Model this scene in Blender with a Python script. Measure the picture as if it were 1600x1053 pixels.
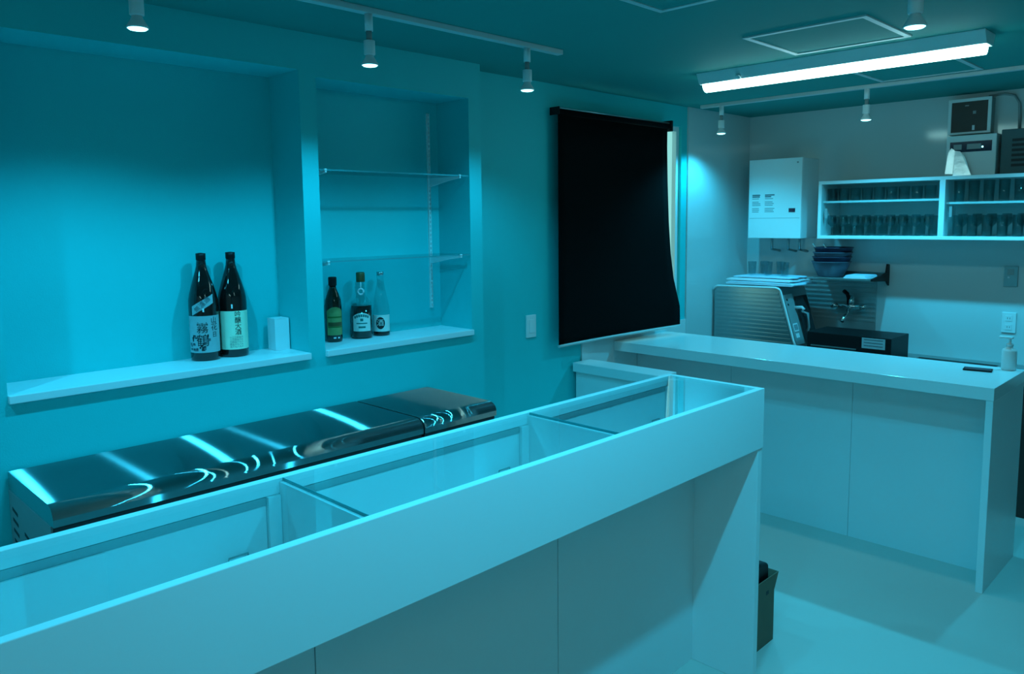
import bpy, bmesh, math, random
from mathutils import Vector, Matrix
random.seed(4)
for o in list(bpy.data.objects): bpy.data.objects.remove(o)
scene = bpy.context.scene
C = scene.collection

# ------------------------------------------------------------------ camera
EYE = Vector((0, 0, 1.62))
YAW, PITCH, ROLL = 0.780229, 0.1107725, -0.01046416
fw = Vector((math.cos(YAW)*math.cos(PITCH), math.sin(YAW)*math.cos(PITCH), -math.sin(PITCH)))
rt = Vector((math.sin(YAW), -math.cos(YAW), 0)); up = rt.cross(fw)
cr, sr = math.cos(ROLL), math.sin(ROLL)
rt, up = cr*rt + sr*up, -sr*rt + cr*up
cam = bpy.data.cameras.new('camera'); co = bpy.data.objects.new('camera', cam); C.objects.link(co)
m = Matrix.Identity(4)
for i in range(3):
    m[i][0], m[i][1], m[i][2], m[i][3] = rt[i], up[i], -fw[i], EYE[i]
co.matrix_world = m
cam.sensor_fit = 'HORIZONTAL'; cam.sensor_width = 36; cam.lens = 1226.05/1600*36
cam.shift_y = -(526.5-479.93)/1600
cam.clip_start = 0.02
scene.camera = co

# ------------------------------------------------------------------ world, exposure
w = bpy.data.worlds.new('world'); scene.world = w; w.use_nodes = True
w.node_tree.nodes['Background'].inputs[0].default_value = (0.30, 0.52, 0.58, 1)
w.node_tree.nodes['Background'].inputs[1].default_value = 1.0
vs = scene.view_settings
vs.view_transform = 'Standard'; vs.look = 'None'; vs.gamma = 1; vs.use_curve_mapping = False
vs.exposure = 0.08
SPOT_COL = (0.035, 0.64, 1.0)      # cyan-blue track lamps
SPOT_W = 27.0
TUBE_EMIT = (5.2, 10.6, 10.6)       # cool tube fixtures

# ------------------------------------------------------------------ room measures (metres, floor at z = 0)
ZC = 2.33           # ceiling
YW = 2.695          # front of the furred niche wall
YN = 2.918          # back of the niches
YB = 2.82           # window wall
XB = 5.28           # kitchen back wall
XR, YR = -2.2, -2.4 # rear and right walls, out of view

# ------------------------------------------------------------------ materials
MATS = {}
def mat(name, col, rough=0.5, metal=0.0, noise=0.0, nscale=8.0, bump=0.0, bscale=60.0, **kw):
    if name in MATS: return MATS[name]
    mt = bpy.data.materials.new(name); mt.use_nodes = True
    nt = mt.node_tree; b = nt.nodes['Principled BSDF']
    b.inputs['Base Color'].default_value = (*col, 1)
    b.inputs['Roughness'].default_value = rough
    b.inputs['Metallic'].default_value = metal
    tc = None
    if noise or bump:
        tc = nt.nodes.new('ShaderNodeTexCoord')
    if noise:
        n = nt.nodes.new('ShaderNodeTexNoise'); n.inputs['Scale'].default_value = nscale; n.inputs['Detail'].default_value = 4
        nt.links.new(tc.outputs['Object'], n.inputs['Vector'])
        r = nt.nodes.new('ShaderNodeValToRGB')
        r.color_ramp.elements[0].color = (*[c*(1-noise) for c in col], 1)
        r.color_ramp.elements[1].color = (*[min(1, c*(1+noise)) for c in col], 1)
        nt.links.new(n.outputs['Fac'], r.inputs['Fac']); nt.links.new(r.outputs['Color'], b.inputs['Base Color'])
    if bump:
        n2 = nt.nodes.new('ShaderNodeTexNoise'); n2.inputs['Scale'].default_value = bscale; n2.inputs['Detail'].default_value = 3
        nt.links.new(tc.outputs['Object'], n2.inputs['Vector'])
        bp = nt.nodes.new('ShaderNodeBump'); bp.inputs['Strength'].default_value = bump; bp.inputs['Distance'].default_value = 0.002
        nt.links.new(n2.outputs['Fac'], bp.inputs['Height']); nt.links.new(bp.outputs['Normal'], b.inputs['Normal'])
    for k, v in kw.items():
        b.inputs[k.replace('_', ' ')].default_value = v
    MATS[name] = mt
    return mt
def emit(name, col, s=1.0):
    mt = bpy.data.materials.new(name); mt.use_nodes = True; nt = mt.node_tree; nt.nodes.clear()
    e = nt.nodes.new('ShaderNodeEmission'); e.inputs[0].default_value = (*col, 1); e.inputs[1].default_value = s
    o = nt.nodes.new('ShaderNodeOutputMaterial'); nt.links.new(e.outputs[0], o.inputs[0]); MATS[name] = mt
    return mt
def sheet_glass(name, tint=(0.9, 0.97, 0.97), ior=1.45, rough=0.02):
    mt = bpy.data.materials.new(name); mt.use_nodes = True; nt = mt.node_tree; nt.nodes.clear()
    t = nt.nodes.new('ShaderNodeBsdfTransparent'); t.inputs[0].default_value = (*tint, 1)
    g = nt.nodes.new('ShaderNodeBsdfGlossy'); g.inputs['Roughness'].default_value = rough
    lw_ = nt.nodes.new('ShaderNodeLayerWeight'); lw_.inputs['Blend'].default_value = 0.5
    pw = nt.nodes.new('ShaderNodeMath'); pw.operation = 'POWER'; pw.inputs[1].default_value = 5.0
    nt.links.new(lw_.outputs['Facing'], pw.inputs[0])
    f0 = ((ior-1)/(ior+1))**2
    f = nt.nodes.new('ShaderNodeMath'); f.operation = 'MULTIPLY_ADD'; f.inputs[1].default_value = 1-f0; f.inputs[2].default_value = f0
    nt.links.new(pw.outputs[0], f.inputs[0])
    mx = nt.nodes.new('ShaderNodeMixShader'); o = nt.nodes.new('ShaderNodeOutputMaterial')
    nt.links.new(f.outputs[0], mx.inputs[0]); nt.links.new(t.outputs[0], mx.inputs[1]); nt.links.new(g.outputs[0], mx.inputs[2])
    nt.links.new(mx.outputs[0], o.inputs[0]); MATS[name] = mt
    return mt

TEAL = mat('teal_wall_paper', (0.010, 0.58, 0.60), 0.62, noise=0.03, nscale=3, bump=0.25, bscale=220)
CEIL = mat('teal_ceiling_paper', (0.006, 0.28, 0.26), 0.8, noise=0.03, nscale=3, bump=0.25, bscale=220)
FLOOR = mat('pale_vinyl_floor', (0.60, 0.56, 0.51), 0.42, noise=0.05, nscale=2.2, bump=0.08, bscale=90)
WHITE = mat('white_laminate', (0.80, 0.82, 0.82), 0.32, noise=0.015, nscale=3)
WHITE_MATT = mat('white_laminate_matt', (0.76, 0.77, 0.77), 0.5, noise=0.02, nscale=5)
GLOSSW = mat('white_gloss_panel', (0.62, 0.66, 0.66), 0.10, noise=0.015, nscale=2)
SILL = mat('white_sill', (0.82, 0.84, 0.86), 0.35, noise=0.015, nscale=4)
TRACKW = mat('track_white', (0.55, 0.60, 0.60), 0.45)
PLASTW = mat('white_plastic', (0.80, 0.82, 0.82), 0.35)
BLACK = mat('black_fabric', (0.0012, 0.0015, 0.002), 0.9, noise=0.2, nscale=40, Specular_IOR_Level=0.12)
BLACKP = mat('black_plastic', (0.006, 0.006, 0.007), 0.45, Specular_IOR_Level=0.3)
DARK = mat('dark_recess', (0.02, 0.022, 0.024), 0.6)
STEEL = mat('satin_steel', (0.45, 0.50, 0.50), 0.32, 1.0, noise=0.05, nscale=20)
CHROME = mat('chrome', (0.75, 0.78, 0.78), 0.08, 1.0)
BROWN = mat('dark_brown_board', (0.05, 0.035, 0.03), 0.5, noise=0.2, nscale=12)
CARD = mat('cardboard', (0.16, 0.13, 0.085), 0.85, noise=0.1, nscale=14)
GREY = mat('grey_plastic', (0.30, 0.33, 0.33), 0.45)
FOIL = mat('shiny_white_film', (0.95, 0.95, 0.96), 0.30, 1.0, bump=0.8, bscale=30)
PAPER = mat('white_paper', (0.88, 0.86, 0.88), 0.8)
INK = mat('black_ink', (0.012, 0.012, 0.014), 0.7)
INKG = mat('grey_ink', (0.10, 0.13, 0.15), 0.7)
INKT = mat('dark_teal_ink', (0.02, 0.16, 0.15), 0.7)
BOTTLE = mat('brown_bottle_glass', (0.012, 0.006, 0.006), 0.06, Coat_Weight=0.6, Coat_Roughness=0.03)
BOTTLEG = mat('dark_green_bottle_glass', (0.006, 0.012, 0.007), 0.07, Coat_Weight=0.5, Coat_Roughness=0.03)
LIQ = mat('dark_liquor', (0.012, 0.008, 0.007), 0.08, Coat_Weight=0.5, Coat_Roughness=0.03)
LAB_BLUE = mat('label_blue_grey', (0.36, 0.44, 0.46), 0.7, noise=0.10, nscale=60)
LAB_CREAM = mat('label_cream', (0.78, 0.84, 0.62), 0.7, noise=0.03, nscale=60)
LAB_GREEN = mat('label_green', (0.24, 0.31, 0.11), 0.7, noise=0.10, nscale=60)
LAB_DGREEN = mat('label_dark_green', (0.06, 0.16, 0.03), 0.7)
LAB_WHITE = mat('label_white', (0.72, 0.74, 0.70), 0.7, noise=0.04, nscale=60)
GOLD = mat('gold_brown_cap', (0.16, 0.12, 0.05), 0.4, 0.6)
CLEAR = sheet_glass('clear_bottle_glass', (0.86, 0.95, 0.95), 1.4)
GLASS = sheet_glass('case_glass', (0.90, 0.97, 0.97), 1.42)
GLASS_EDGE = mat('glass_green_edge', (0.06, 0.34, 0.36), 0.15)
GLASS_SHELF = sheet_glass('shelf_glass', (0.72, 0.90, 0.92), 1.5)
TUMBLER = sheet_glass('tumbler_glass', (0.74, 0.85, 0.86), 1.7)
PURPLE = mat('dark_purple_plastic', (0.030, 0.026, 0.060), 0.4)
PURPLE2 = mat('slate_plastic', (0.085, 0.095, 0.13), 0.4)
CLOTHB = mat('pale_blue_cloth', (0.62, 0.74, 0.86), 0.85, noise=0.08, nscale=30)
DISPLAY = mat('dark_blue_display', (0.01, 0.02, 0.05), 0.12)
TUBE = emit('tube_glow', TUBE_EMIT, 1.0)
LENS = emit('lamp_glow', (0.75, 2.2, 2.4), 2.0)
PANE = emit('frosted_daylight_pane', (0.30, 0.80, 0.76), 0.9)

# brushed steel with stretched highlights, grain runs along the units (world x)
def brushed():
    mt = bpy.data.materials.new('brushed_steel_top'); mt.use_nodes = True; nt = mt.node_tree; nt.nodes.clear()
    tc = nt.nodes.new('ShaderNodeTexCoord'); mp = nt.nodes.new('ShaderNodeMapping'); mp.inputs['Scale'].default_value = (1.5, 260, 260)
    n = nt.nodes.new('ShaderNodeTexNoise'); n.inputs['Scale'].default_value = 1.0; n.inputs['Detail'].default_value = 2
    nt.links.new(tc.outputs['Object'], mp.inputs[0]); nt.links.new(mp.outputs[0], n.inputs['Vector'])
    mr = nt.nodes.new('ShaderNodeMapRange'); mr.inputs['To Min'].default_value = 0.165; mr.inputs['To Max'].default_value = 0.185
    nt.links.new(n.outputs['Fac'], mr.inputs['Value'])
    tv = nt.nodes.new('ShaderNodeCombineXYZ'); tv.inputs[0].default_value = 1.0
    g = nt.nodes.new('ShaderNodeBsdfAnisotropic'); g.distribution = 'GGX'
    g.inputs['Color'].default_value = (0.40, 0.48, 0.49, 1); g.inputs['Anisotropy'].default_value = 0.92
    nt.links.new(mr.outputs[0], g.inputs['Roughness']); nt.links.new(tv.outputs[0], g.inputs['Tangent'])
    o = nt.nodes.new('ShaderNodeOutputMaterial'); nt.links.new(g.outputs[0], o.inputs[0])
    MATS['brushed'] = mt
    return mt
BRUSHED = brushed()

# ------------------------------------------------------------------ mesh helpers
class MB:
    def __init__(s): s.v = []; s.f = []; s.sm = []
    def add(s, vs, fs, smooth=False):
        n = len(s.v); s.v += [tuple(v) for v in vs]
        s.f += [tuple(i+n for i in f) for f in fs]; s.sm += [smooth]*len(fs); return s
    def box(s, x0, x1, y0, y1, z0, z1):
        x0, x1 = sorted((x0, x1)); y0, y1 = sorted((y0, y1)); z0, z1 = sorted((z0, z1))
        v = [(x0,y0,z0),(x1,y0,z0),(x1,y1,z0),(x0,y1,z0),(x0,y0,z1),(x1,y0,z1),(x1,y1,z1),(x0,y1,z1)]
        return s.add(v, [(0,3,2,1),(4,5,6,7),(0,1,5,4),(1,2,6,5),(2,3,7,6),(3,0,4,7)])
    def rings(s, rings, cap0=True, cap1=True, closed=True, smooth=True):
        n = len(rings[0]); vs = [p for r in rings for p in r]; fs = []
        for i in range(len(rings)-1):
            for j in range(n if closed else n-1):
                k = (j+1) % n
                fs.append((i*n+j, i*n+k, (i+1)*n+k, (i+1)*n+j))
        s.add(vs, fs, smooth); base = len(s.v)-len(vs)
        if cap0: s.f.append(tuple(base+j for j in reversed(range(n)))); s.sm.append(False)
        if cap1: s.f.append(tuple(base+(len(rings)-1)*n+j for j in range(n))); s.sm.append(False)
        return s
    def lathe(s, prof, c=(0,0,0), n=24, cap0=True, cap1=True):
        return s.rings([[(c[0]+r*math.cos(2*math.pi*j/n), c[1]+r*math.sin(2*math.pi*j/n), c[2]+z) for j in range(n)] for r, z in prof], cap0, cap1)
    def tube(s, pts, r, n=10, cap=True):
        pts = [Vector(p) for p in pts]; rr = []
        for i, p in enumerate(pts):
            d = (pts[min(i+1, len(pts)-1)] - pts[max(i-1, 0)]).normalized()
            a = Vector((0,0,1)) if abs(d.z) < 0.9 else Vector((1,0,0))
            u = d.cross(a).normalized(); v = d.cross(u)
            ri = r[i] if isinstance(r, (list, tuple)) else r
            rr.append([p + ri*(math.cos(2*math.pi*j/n)*u + math.sin(2*math.pi*j/n)*v) for j in range(n)])
        return s.rings(rr, cap, cap)
    def prism(s, poly, axis, a, b, smooth=False):
        def P(u, v, t): return {'x': (t,u,v), 'y': (u,t,v), 'z': (u,v,t)}[axis]
        return s.rings([[P(u,v,a) for u,v in poly], [P(u,v,b) for u,v in poly]], smooth=smooth)
    def build(s, name, material, parent=None, bevel=0.0, seg=2, origin=None):
        me = bpy.data.meshes.new(name)
        off = Vector(origin) if origin is not None else (parent_origin(parent) if parent else Vector((0,0,0)))
        me.from_pydata([tuple(Vector(v)-off) for v in s.v], [], s.f)
        bm = bmesh.new(); bm.from_mesh(me); bmesh.ops.recalc_face_normals(bm, faces=bm.faces); bm.to_mesh(me); bm.free()
        for p, q in zip(me.polygons, s.sm): p.use_smooth = q
        me.materials.append(material)
        o = bpy.data.objects.new(name, me); C.objects.link(o)
        if parent: o.parent = parent
        else: o.location = off
        if bevel:
            md = o.modifiers.new('bevel', 'BEVEL'); md.width = bevel; md.segments = seg; md.limit_method = 'ANGLE'; md.angle_limit = math.radians(40)
        return o
def parent_origin(p):
    v = Vector((0,0,0))
    while p: v += p.location; p = p.parent
    return v
def thing(name, label, cat, loc, group=None):
    o = bpy.data.objects.new(name, None); o.empty_display_size = 0.05; C.objects.link(o); o.location = loc
    o['label'] = label; o['category'] = cat
    if group: o['group'] = group
    return o
def tag(o, label, cat, group=None):
    o['label'] = label; o['category'] = cat
    if group: o['group'] = group
    return o
def struct(o, label=None):
    o['kind'] = 'structure'
    if label: o['label'] = label
    return o
def copy_tree(src, parent=None):
    c = src.copy(); C.objects.link(c); c.parent = parent
    for ch in list(src.children): copy_tree(ch, c)
    return c
def box(name, material, parent, x0, x1, y0, y1, z0, z1, bevel=0.0):
    return MB().box(x0,x1,y0,y1,z0,z1).build(name, material, parent, bevel)

def text_geo(body, size):
    cu = bpy.data.curves.new('t', 'FONT'); cu.body = body; cu.size = size; cu.align_x = 'CENTER'; cu.align_y = 'CENTER'; cu.resolution_u = 2
    o = bpy.data.objects.new('t', cu); C.objects.link(o)
    bpy.context.view_layer.update()
    me = o.evaluated_get(bpy.context.evaluated_depsgraph_get()).to_mesh()
    v = [(p.co.x, p.co.y) for p in me.vertices]; f = [tuple(p.vertices) for p in me.polygons]
    bpy.data.objects.remove(o); bpy.data.curves.remove(cu)
    return v, f

# ================================================================== STRUCTURE
struct(MB().box(XR, XB+0.1, YR, YN+0.1, -0.05, 0).build('floor', FLOOR), 'pale vinyl floor')
struct(MB().box(XR, XB+0.1, YR, YN+0.1, ZC, ZC+0.05).build('ceiling', CEIL), 'teal papered ceiling')
N1 = (0.575, 1.595, 2.19); N2 = (1.667, 2.455, 2.17); WE = 2.53; SZ = 1.113
wl = MB()
wl.box(XR, WE, YW, YN, 0, SZ-0.025)                      # below the sills
wl.box(XR, N1[0], YW, YN, SZ-0.025, ZC)
wl.box(N1[1], N2[0], YW, YN, SZ-0.025, ZC)
wl.box(N2[1], WE, YW, YN, SZ-0.025, ZC)
wl.box(N1[0], N1[1], YW, YN, N1[2], ZC)
wl.box(N2[0], N2[1], YW, YN, N2[2], ZC)
wl.box(XR, WE, YN, YN+0.08, 0, ZC)
struct(wl.build('wall_left', TEAL), 'teal papered wall with two recessed niches')
WX0, WX1, WZ0, WZ1 = 3.27, 4.41, 0.98, 2.20
ww = MB()
ww.box(WE, WX0, YB, YB+0.12, 0, ZC); ww.box(WX1, XB+0.1, YB, YB+0.12, 0, ZC)
ww.box(WX0, WX1, YB, YB+0.12, 0, WZ0); ww.box(WX0, WX1, YB, YB+0.12, WZ1, ZC)
struct(ww.build('wall_window', TEAL), 'teal papered wall around the covered window')
struct(MB().box(XB, XB+0.1, YR, YB, 0, ZC).build('wall_back', GLOSSW), 'glossy white kitchen panel wall')
struct(MB().box(XR-0.1, XR, YR, YN, 0, ZC).build('wall_rear', WHITE_MATT))
struct(MB().box(XR, XB+0.1, YR-0.1, YR, 0, ZC).build('wall_right', WHITE_MATT))
struct(MB().box(4.475, XB, YB-0.012, YB, 0, ZC).build('trim_1', GLOSSW), 'glossy white kitchen panel beside the window')
struct(MB().box(3.40, 4.475, YB-0.010, YB, 0, 0.955).build('trim_2', WHITE_MATT), 'white panel below the window')
win = struct(bpy.data.objects.new('window_1', None), 'window behind the black roller blind'); C.objects.link(win); win.location = (WX0, YB, WZ0)
fr = MB()
for a in ((WX0, WX0+0.03, WZ0, WZ1), (WX1-0.03, WX1, WZ0, WZ1), (WX0+0.03, WX1-0.03, WZ0, WZ0+0.03), (WX0+0.03, WX1-0.03, WZ1-0.03, WZ1), (3.79, 3.82, WZ0+0.03, WZ1-0.03)):
    fr.box(a[0], a[1], YB+0.02, YB+0.07, a[2], a[3])
fr.build('window_frame', PLASTW, win)
box('window_pane', PANE, win, WX0+0.03, WX1-0.03, YB+0.05, YB+0.055, WZ0+0.03, WZ1-0.03)
struct(MB().box(N1[0], N1[1], 2.678, YN, SZ-0.025, SZ).build('trim_3', SILL, bevel=0.002), 'white sill of the wide niche')
struct(MB().box(N2[0], N2[1], 2.678, YN, SZ-0.025, SZ).build('trim_4', SILL, bevel=0.002), 'white sill of the narrow niche')

# ceiling access hatches
for k, (x0, x1, lab) in enumerate(((1.89, 2.36, 'thin framed ceiling hatch cut by the top edge of the view'), (2.93, 3.40, 'thin framed square ceiling hatch next to the tube light'),
                                   (3.95, 4.42, 'thin framed ceiling hatch behind the tube light over the bar'))):
    t = thing('ceiling_hatch', lab, 'hatch', (x0, 1.12, ZC), 'ceiling hatches')
    y0, y1 = 1.12, 1.60; fb = MB()
    for b_ in ((x0, x0+.022, y0, y1), (x1-.022, x1, y0, y1), (x0+.022, x1-.022, y0, y0+.022), (x0+.022, x1-.022, y1-.022, y1)):
        fb.box(*b_, ZC-0.006, ZC)
    fb.build('frame', TRACKW, t)
    box('panel', CEIL, t, x0+.022, x1-.022, y0+.022, y1-.022, ZC-0.003, ZC)

# ================================================================== LIGHTS
# tube fixtures (a white base with sloping sides and a bulging lens)
def tube_fixture(x, y0, y1, lab):
    t = thing('tube_light', lab, 'ceiling light', (x, (y0+y1)/2, ZC), 'ceiling tube lights')
    MB().prism([(x-0.075, ZC), (x+0.075, ZC), (x+0.045, ZC-0.05), (x-0.045, ZC-0.05)], 'y', y0, y1).build('base', PLASTW, t, bevel=0.002)
    prof = [(x-0.038, ZC-0.05)] + [(x+0.038*math.cos(a), ZC-0.05-0.036*math.sin(a)) for a in [math.pi*(1-i/10) for i in range(1, 10)]] + [(x+0.038, ZC-0.05)]
    MB().prism(prof, 'y', y0+0.015, y1-0.015, smooth=True).build('lens', TUBE, t)
    MB().tube([(x-0.055, y1-0.22, ZC-0.036), (x-0.063, y1-0.22, ZC-0.046)], 0.012, 12).build('sensor', PLASTW, t)
    return t
tube_fixture(3.56, 0.885, 2.15, 'glowing tube light on the ceiling over the bar')
tube_fixture(1.0, -1.25, 0.015, 'unseen tube light added on the ceiling right behind the view')  # out-of-view tube placed here to light the case front
tube_fixture(-1.4, -0.6, 0.665, 'unseen tube light added on the ceiling at the rear')  # added out of view for more frontal light on the fascia

# track lamps
def lamp_proto():
    t = thing('track_lamp', 'x', 'spotlight', (0,0,ZC-0.02), 'x')
    z = ZC-0.02
    MB().lathe([(0.014, 0), (0.014, -0.055)], (0,0,z), 16).build('adapter', PLASTW, t)
    MB().lathe([(0.010, -0.055), (0.010, -0.088)], (0,0,z), 12).build('stem', GREY, t)
    MB().lathe([(0.019, -0.086), (0.019, -0.132), (0.016, -0.134)], (0,0,z), 20).build('socket', PLASTW, t, bevel=0.001)
    bl = MB().lathe([(0.013, -0.133), (0.015, -0.140), (0.022, -0.152), (0.0285, -0.163), (0.0285, -0.167), (0.026, -0.167)], (0,0,z), 24, True, False).build('bulb', PLASTW, t)
    MB().lathe([(0.0265, -0.1660), (0.022, -0.1700), (0.012, -0.1720), (0.002, -0.1725)], (0,0,z), 20, True, True).build('lens', LENS, bl)
    return t
LP = []
def track_lamp(x, y, lab, group, power=SPOT_W, size=140, col=SPOT_COL, drop=0.0):
    if LP: t = copy_tree(LP[0])
    else: t = lamp_proto()
    LP.append(t)
    t.location = (x, y, ZC-0.02-drop); t['label'] = lab; t['group'] = group
    l = bpy.data.lights.new('track_lamp_light', 'SPOT'); l.energy = power; l.color = col
    l.spot_size = math.radians(size); l.spot_blend = 0.6; l.shadow_soft_size = 0.02
    lo = bpy.data.objects.new('track_lamp_light', l); C.objects.link(lo); lo.location = (x, y, ZC-0.02-0.185-drop)
    return t
def rail(p0, p1, lab, th=0.02):
    x0, y0 = p0; x1, y1 = p1; h = 0.016
    r = MB().box(min(x0,x1)-(h if x0==x1 else 0), max(x0,x1)+(h if x0==x1 else 0), min(y0,y1)-(h if y0==y1 else 0), max(y0,y1)+(h if y0==y1 else 0), ZC-th, ZC)
    o = r.build('lighting_track', TRACKW, None, 0.002, origin=((x0+x1)/2, (y0+y1)/2, ZC)); return tag(o, lab, 'track')
RA, RK, RCY = 2.25, 4.48, 0.741
rail((-0.4, RA), (2.58, RA), 'long white lighting track on the ceiling along the niche wall')
rail((RK, 0.45), (RK, 2.72), 'white lighting track on the ceiling over the kitchen')
rail((-0.5, RCY), (2.33, RCY), 'white lighting track above the front of the display case', 0.05)
track_lamp(0.85, RA, 'white track spotlight above the wide niche, leftmost lamp in view', 'spotlights along the niche wall')
track_lamp(1.604, RA, 'white track spotlight above the pillar between the niches', 'spotlights along the niche wall', SPOT_W*0.8)
track_lamp(2.375, RA, 'white track spotlight near the end of the track by the blind', 'spotlights along the niche wall', SPOT_W*0.65)
track_lamp(0.09, RA, 'white track spotlight out of view at the left end of the niche wall', 'spotlights along the niche wall')
track_lamp(RK, 2.577, 'small track spotlight over the bar beside the window wall', 'spotlights over the kitchen', SPOT_W*0.8)
track_lamp(RK, 1.695, 'small track spotlight hanging in front of the kitchen wall above the sink', 'spotlights over the kitchen', SPOT_W*1.5)
track_lamp(RK, 0.80, 'track spotlight out of view at the right end of the kitchen', 'spotlights over the kitchen', SPOT_W*1.5)
track_lamp(2.266, RCY, 'large looking spotlight hanging at the top right beside the tube light', 'spotlights above the display case', SPOT_W*1.3, drop=0.03)
track_lamp(1.50, RCY, 'track spotlight out of view above the display case front', 'spotlights above the display case', SPOT_W*1.3, drop=0.03)
track_lamp(0.74, RCY, 'track spotlight out of view above the display case left part', 'spotlights above the display case', SPOT_W*1.3, drop=0.03)

# ================================================================== DISPLAY CASE
DX = [0.045, 0.851, 1.660, 2.434]; DF, DB, DT = 1.219, 1.598, 1.05
dc = thing('display_case', 'long white glass topped display case in the foreground', 'display case', (1.24, 1.4, 0))
x0, x1 = DX[0], DX[-1]; FT = 0.022; FZ = DT-0.205
box('fascia', WHITE, dc, x0, x1, DF, DF+FT, FZ, DT, 0.0015)
for a in (x0, x1-0.028): box('end_panel', WHITE, dc, a, a+0.028, DF+0.004 if a > 1 else DF+0.004, DB-0.002, 0, FZ-0.0005, 0.0015)
for a in (x0, x1-0.02): box('end_board', WHITE, dc, a, a+0.02, DF+FT, DB, FZ, DT, 0.0012)
for i in range(3): box('front_panel', WHITE_MATT, dc, (DX[i]+0.0015 if i else x0+0.028), (DX[i+1]-0.0015 if i < 2 else x1-0.028), DF+0.245, DF+0.262, 0, FZ-0.0005, 0.001)
box('case_floor', WHITE_MATT, dc, x0+0.028, x1-0.028, DF+FT, DB-0.03, FZ-0.0005-0.0, FZ-0.0005+0.018)
box('top_rail', WHITE, dc, x0+0.02, x1-0.02, DB-0.022, DB, DT-0.035, DT, 0.0012)
for i in (1, 2): box('divider', WHITE, dc, DX[i]-0.008, DX[i]+0.008, DF+FT, DB-0.022, FZ+0.018, DT-0.008, 0.001)
for i in range(3):
    a, b = (DX[i]+0.0005 if i else x0+0.02), (DX[i+1]-0.0005 if i < 2 else x1-0.02)
    g = box('glass_top', GLASS, dc, a, b, DF+FT+0.0005, DB-0.0225, DT-0.008, DT-0.001)
    box('glass_edge', GLASS_EDGE, g, a+0.0, a+0.0015, DF+FT+0.001, DB-0.0225, DT-0.0082, DT-0.0008)
    # back sliding doors, framed, one behind the other
    fx0, fx1 = DX[i]+(0.02 if i == 0 else 0.009), DX[i+1]-(0.02 if i == 2 else 0.009)
    box('stile', WHITE, dc, fx0, fx0+0.03, DB-0.03, DB-0.002, FZ+0.018, DT-0.036)
    box('stile', WHITE, dc, fx1-0.03, fx1, DB-0.03, DB-0.002, FZ+0.018, DT-0.036)
    mid = (fx0+fx1)/2
    for k, (da, db, dy) in enumerate(((fx0+0.031, mid+0.02, DB-0.022), (mid-0.02, fx1-0.031, DB-0.011))):
        d = box('sliding_door', WHITE_MATT, dc, da, db, dy-0.008, dy, FZ+0.019, DT-0.055, 0.0008)
        hx = db-0.075 if k == 1 else da+0.055
        hz = 0.905
        MB().tube([(hx-0.022, dy-0.008, hz-0.012), (hx-0.022, dy-0.020, hz-0.008), (hx-0.022, dy-0.020, hz), (hx+0.022, dy-0.020, hz), (hx+0.022, dy-0.020, hz-0.008), (hx+0.022, dy-0.008, hz-0.012)], 0.0022, 6).build('pull_handle', GREY, d)
    box('door_track', GREY, dc, fx0+0.031, fx1-0.031, DB-0.021, DB-0.004, DT-0.0545, DT-0.0365)
box('bright_strip_post', PLASTW, dc, x1-0.05, x1-0.0205, DB-0.06, DB-0.031, FZ+0.018, DT-0.009, 0.003)  # white post added to stand for the light streak in this corner

# low ledge between the case and the window wall
lw = thing('ledge_partition', 'low white partition with a ledge between the display case and window wall', 'partition', (3.39, 2.4, 0))
box('body', WHITE, lw, 3.335, 3.44, 2.235, 2.80, 0, 0.772)
box('ledge_top', WHITE, lw, 3.312, 3.462, 2.225, 2.805, 0.7725, 0.824, 0.003)

# ================================================================== BAR
bar = thing('bar_counter', 'white bar counter with thick top in front of the kitchen', 'counter', (3.95, 1.8, 0))
BX0, BX1, BY0, BZ = 3.695, 4.240, 0.832, 0.90
box('countertop', mat('white_gloss_top', (0.80, 0.82, 0.82), 0.14, noise=0.015, nscale=3), bar, BX0, BX1, BY0, YB-0.0105, BZ-0.055, BZ, 0.0015)
box('end_panel', WHITE, bar, BX0+0.004, BX1-0.01, BY0+0.002, BY0+0.030, 0, BZ-0.0555, 0.0015)
yy = [BY0+0.0305, 1.50, 2.17, YB-0.0105]
for i in range(3): box('front_panel', WHITE_MATT, bar, 3.93, 3.948, yy[i]+0.0008, yy[i+1]-0.0008, 0, BZ-0.0555, 0.0008)
box('inner_shelf', WHITE_MATT, bar, 3.949, BX1-0.02, BY0+0.031, YB-0.0105, 0.40, 0.42)

# phone on the bar
ph = thing('smartphone', 'dark flat phone lying on the bar top', 'phone', (4.085, 0.992, BZ))
MB().prism([(4.045+dx, 0.99+dy) for dx, dy in ((0.0,0.055),(0.02,-0.06),(0.085,-0.05),(0.065,0.065))], 'z', BZ, BZ+0.008).build('body', BLACKP, ph, 0.002)
MB().prism([(4.045+dx, 0.99+dy) for dx, dy in ((0.005,0.05),(0.0235,-0.055),(0.08,-0.046),(0.0615,0.06))], 'z', BZ+0.0082, BZ+0.0088).build('screen', DISPLAY, ph)

# soap pump bottle
sx, sy = 4.195, 0.892
so = thing('soap_dispenser', 'white pump soap bottle at the far right corner of the bar', 'soap bottle', (sx, sy, BZ))
MB().lathe([(0.028,0.0),(0.031,0.004),(0.031,0.088),(0.028,0.098),(0.013,0.106),(0.013,0.112)], (sx,sy,BZ), 24).build('bottle', PLASTW, so)
MB().lathe([(0.015,0.112),(0.015,0.124),(0.005,0.126),(0.005,0.146)], (sx,sy,BZ), 16).build('collar', PLASTW, so)
MB().box(sx-0.012, sx+0.012, sy-0.012, sy+0.045, BZ+0.146, BZ+0.156).build('pump_head', PLASTW, so, 0.003)

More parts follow.
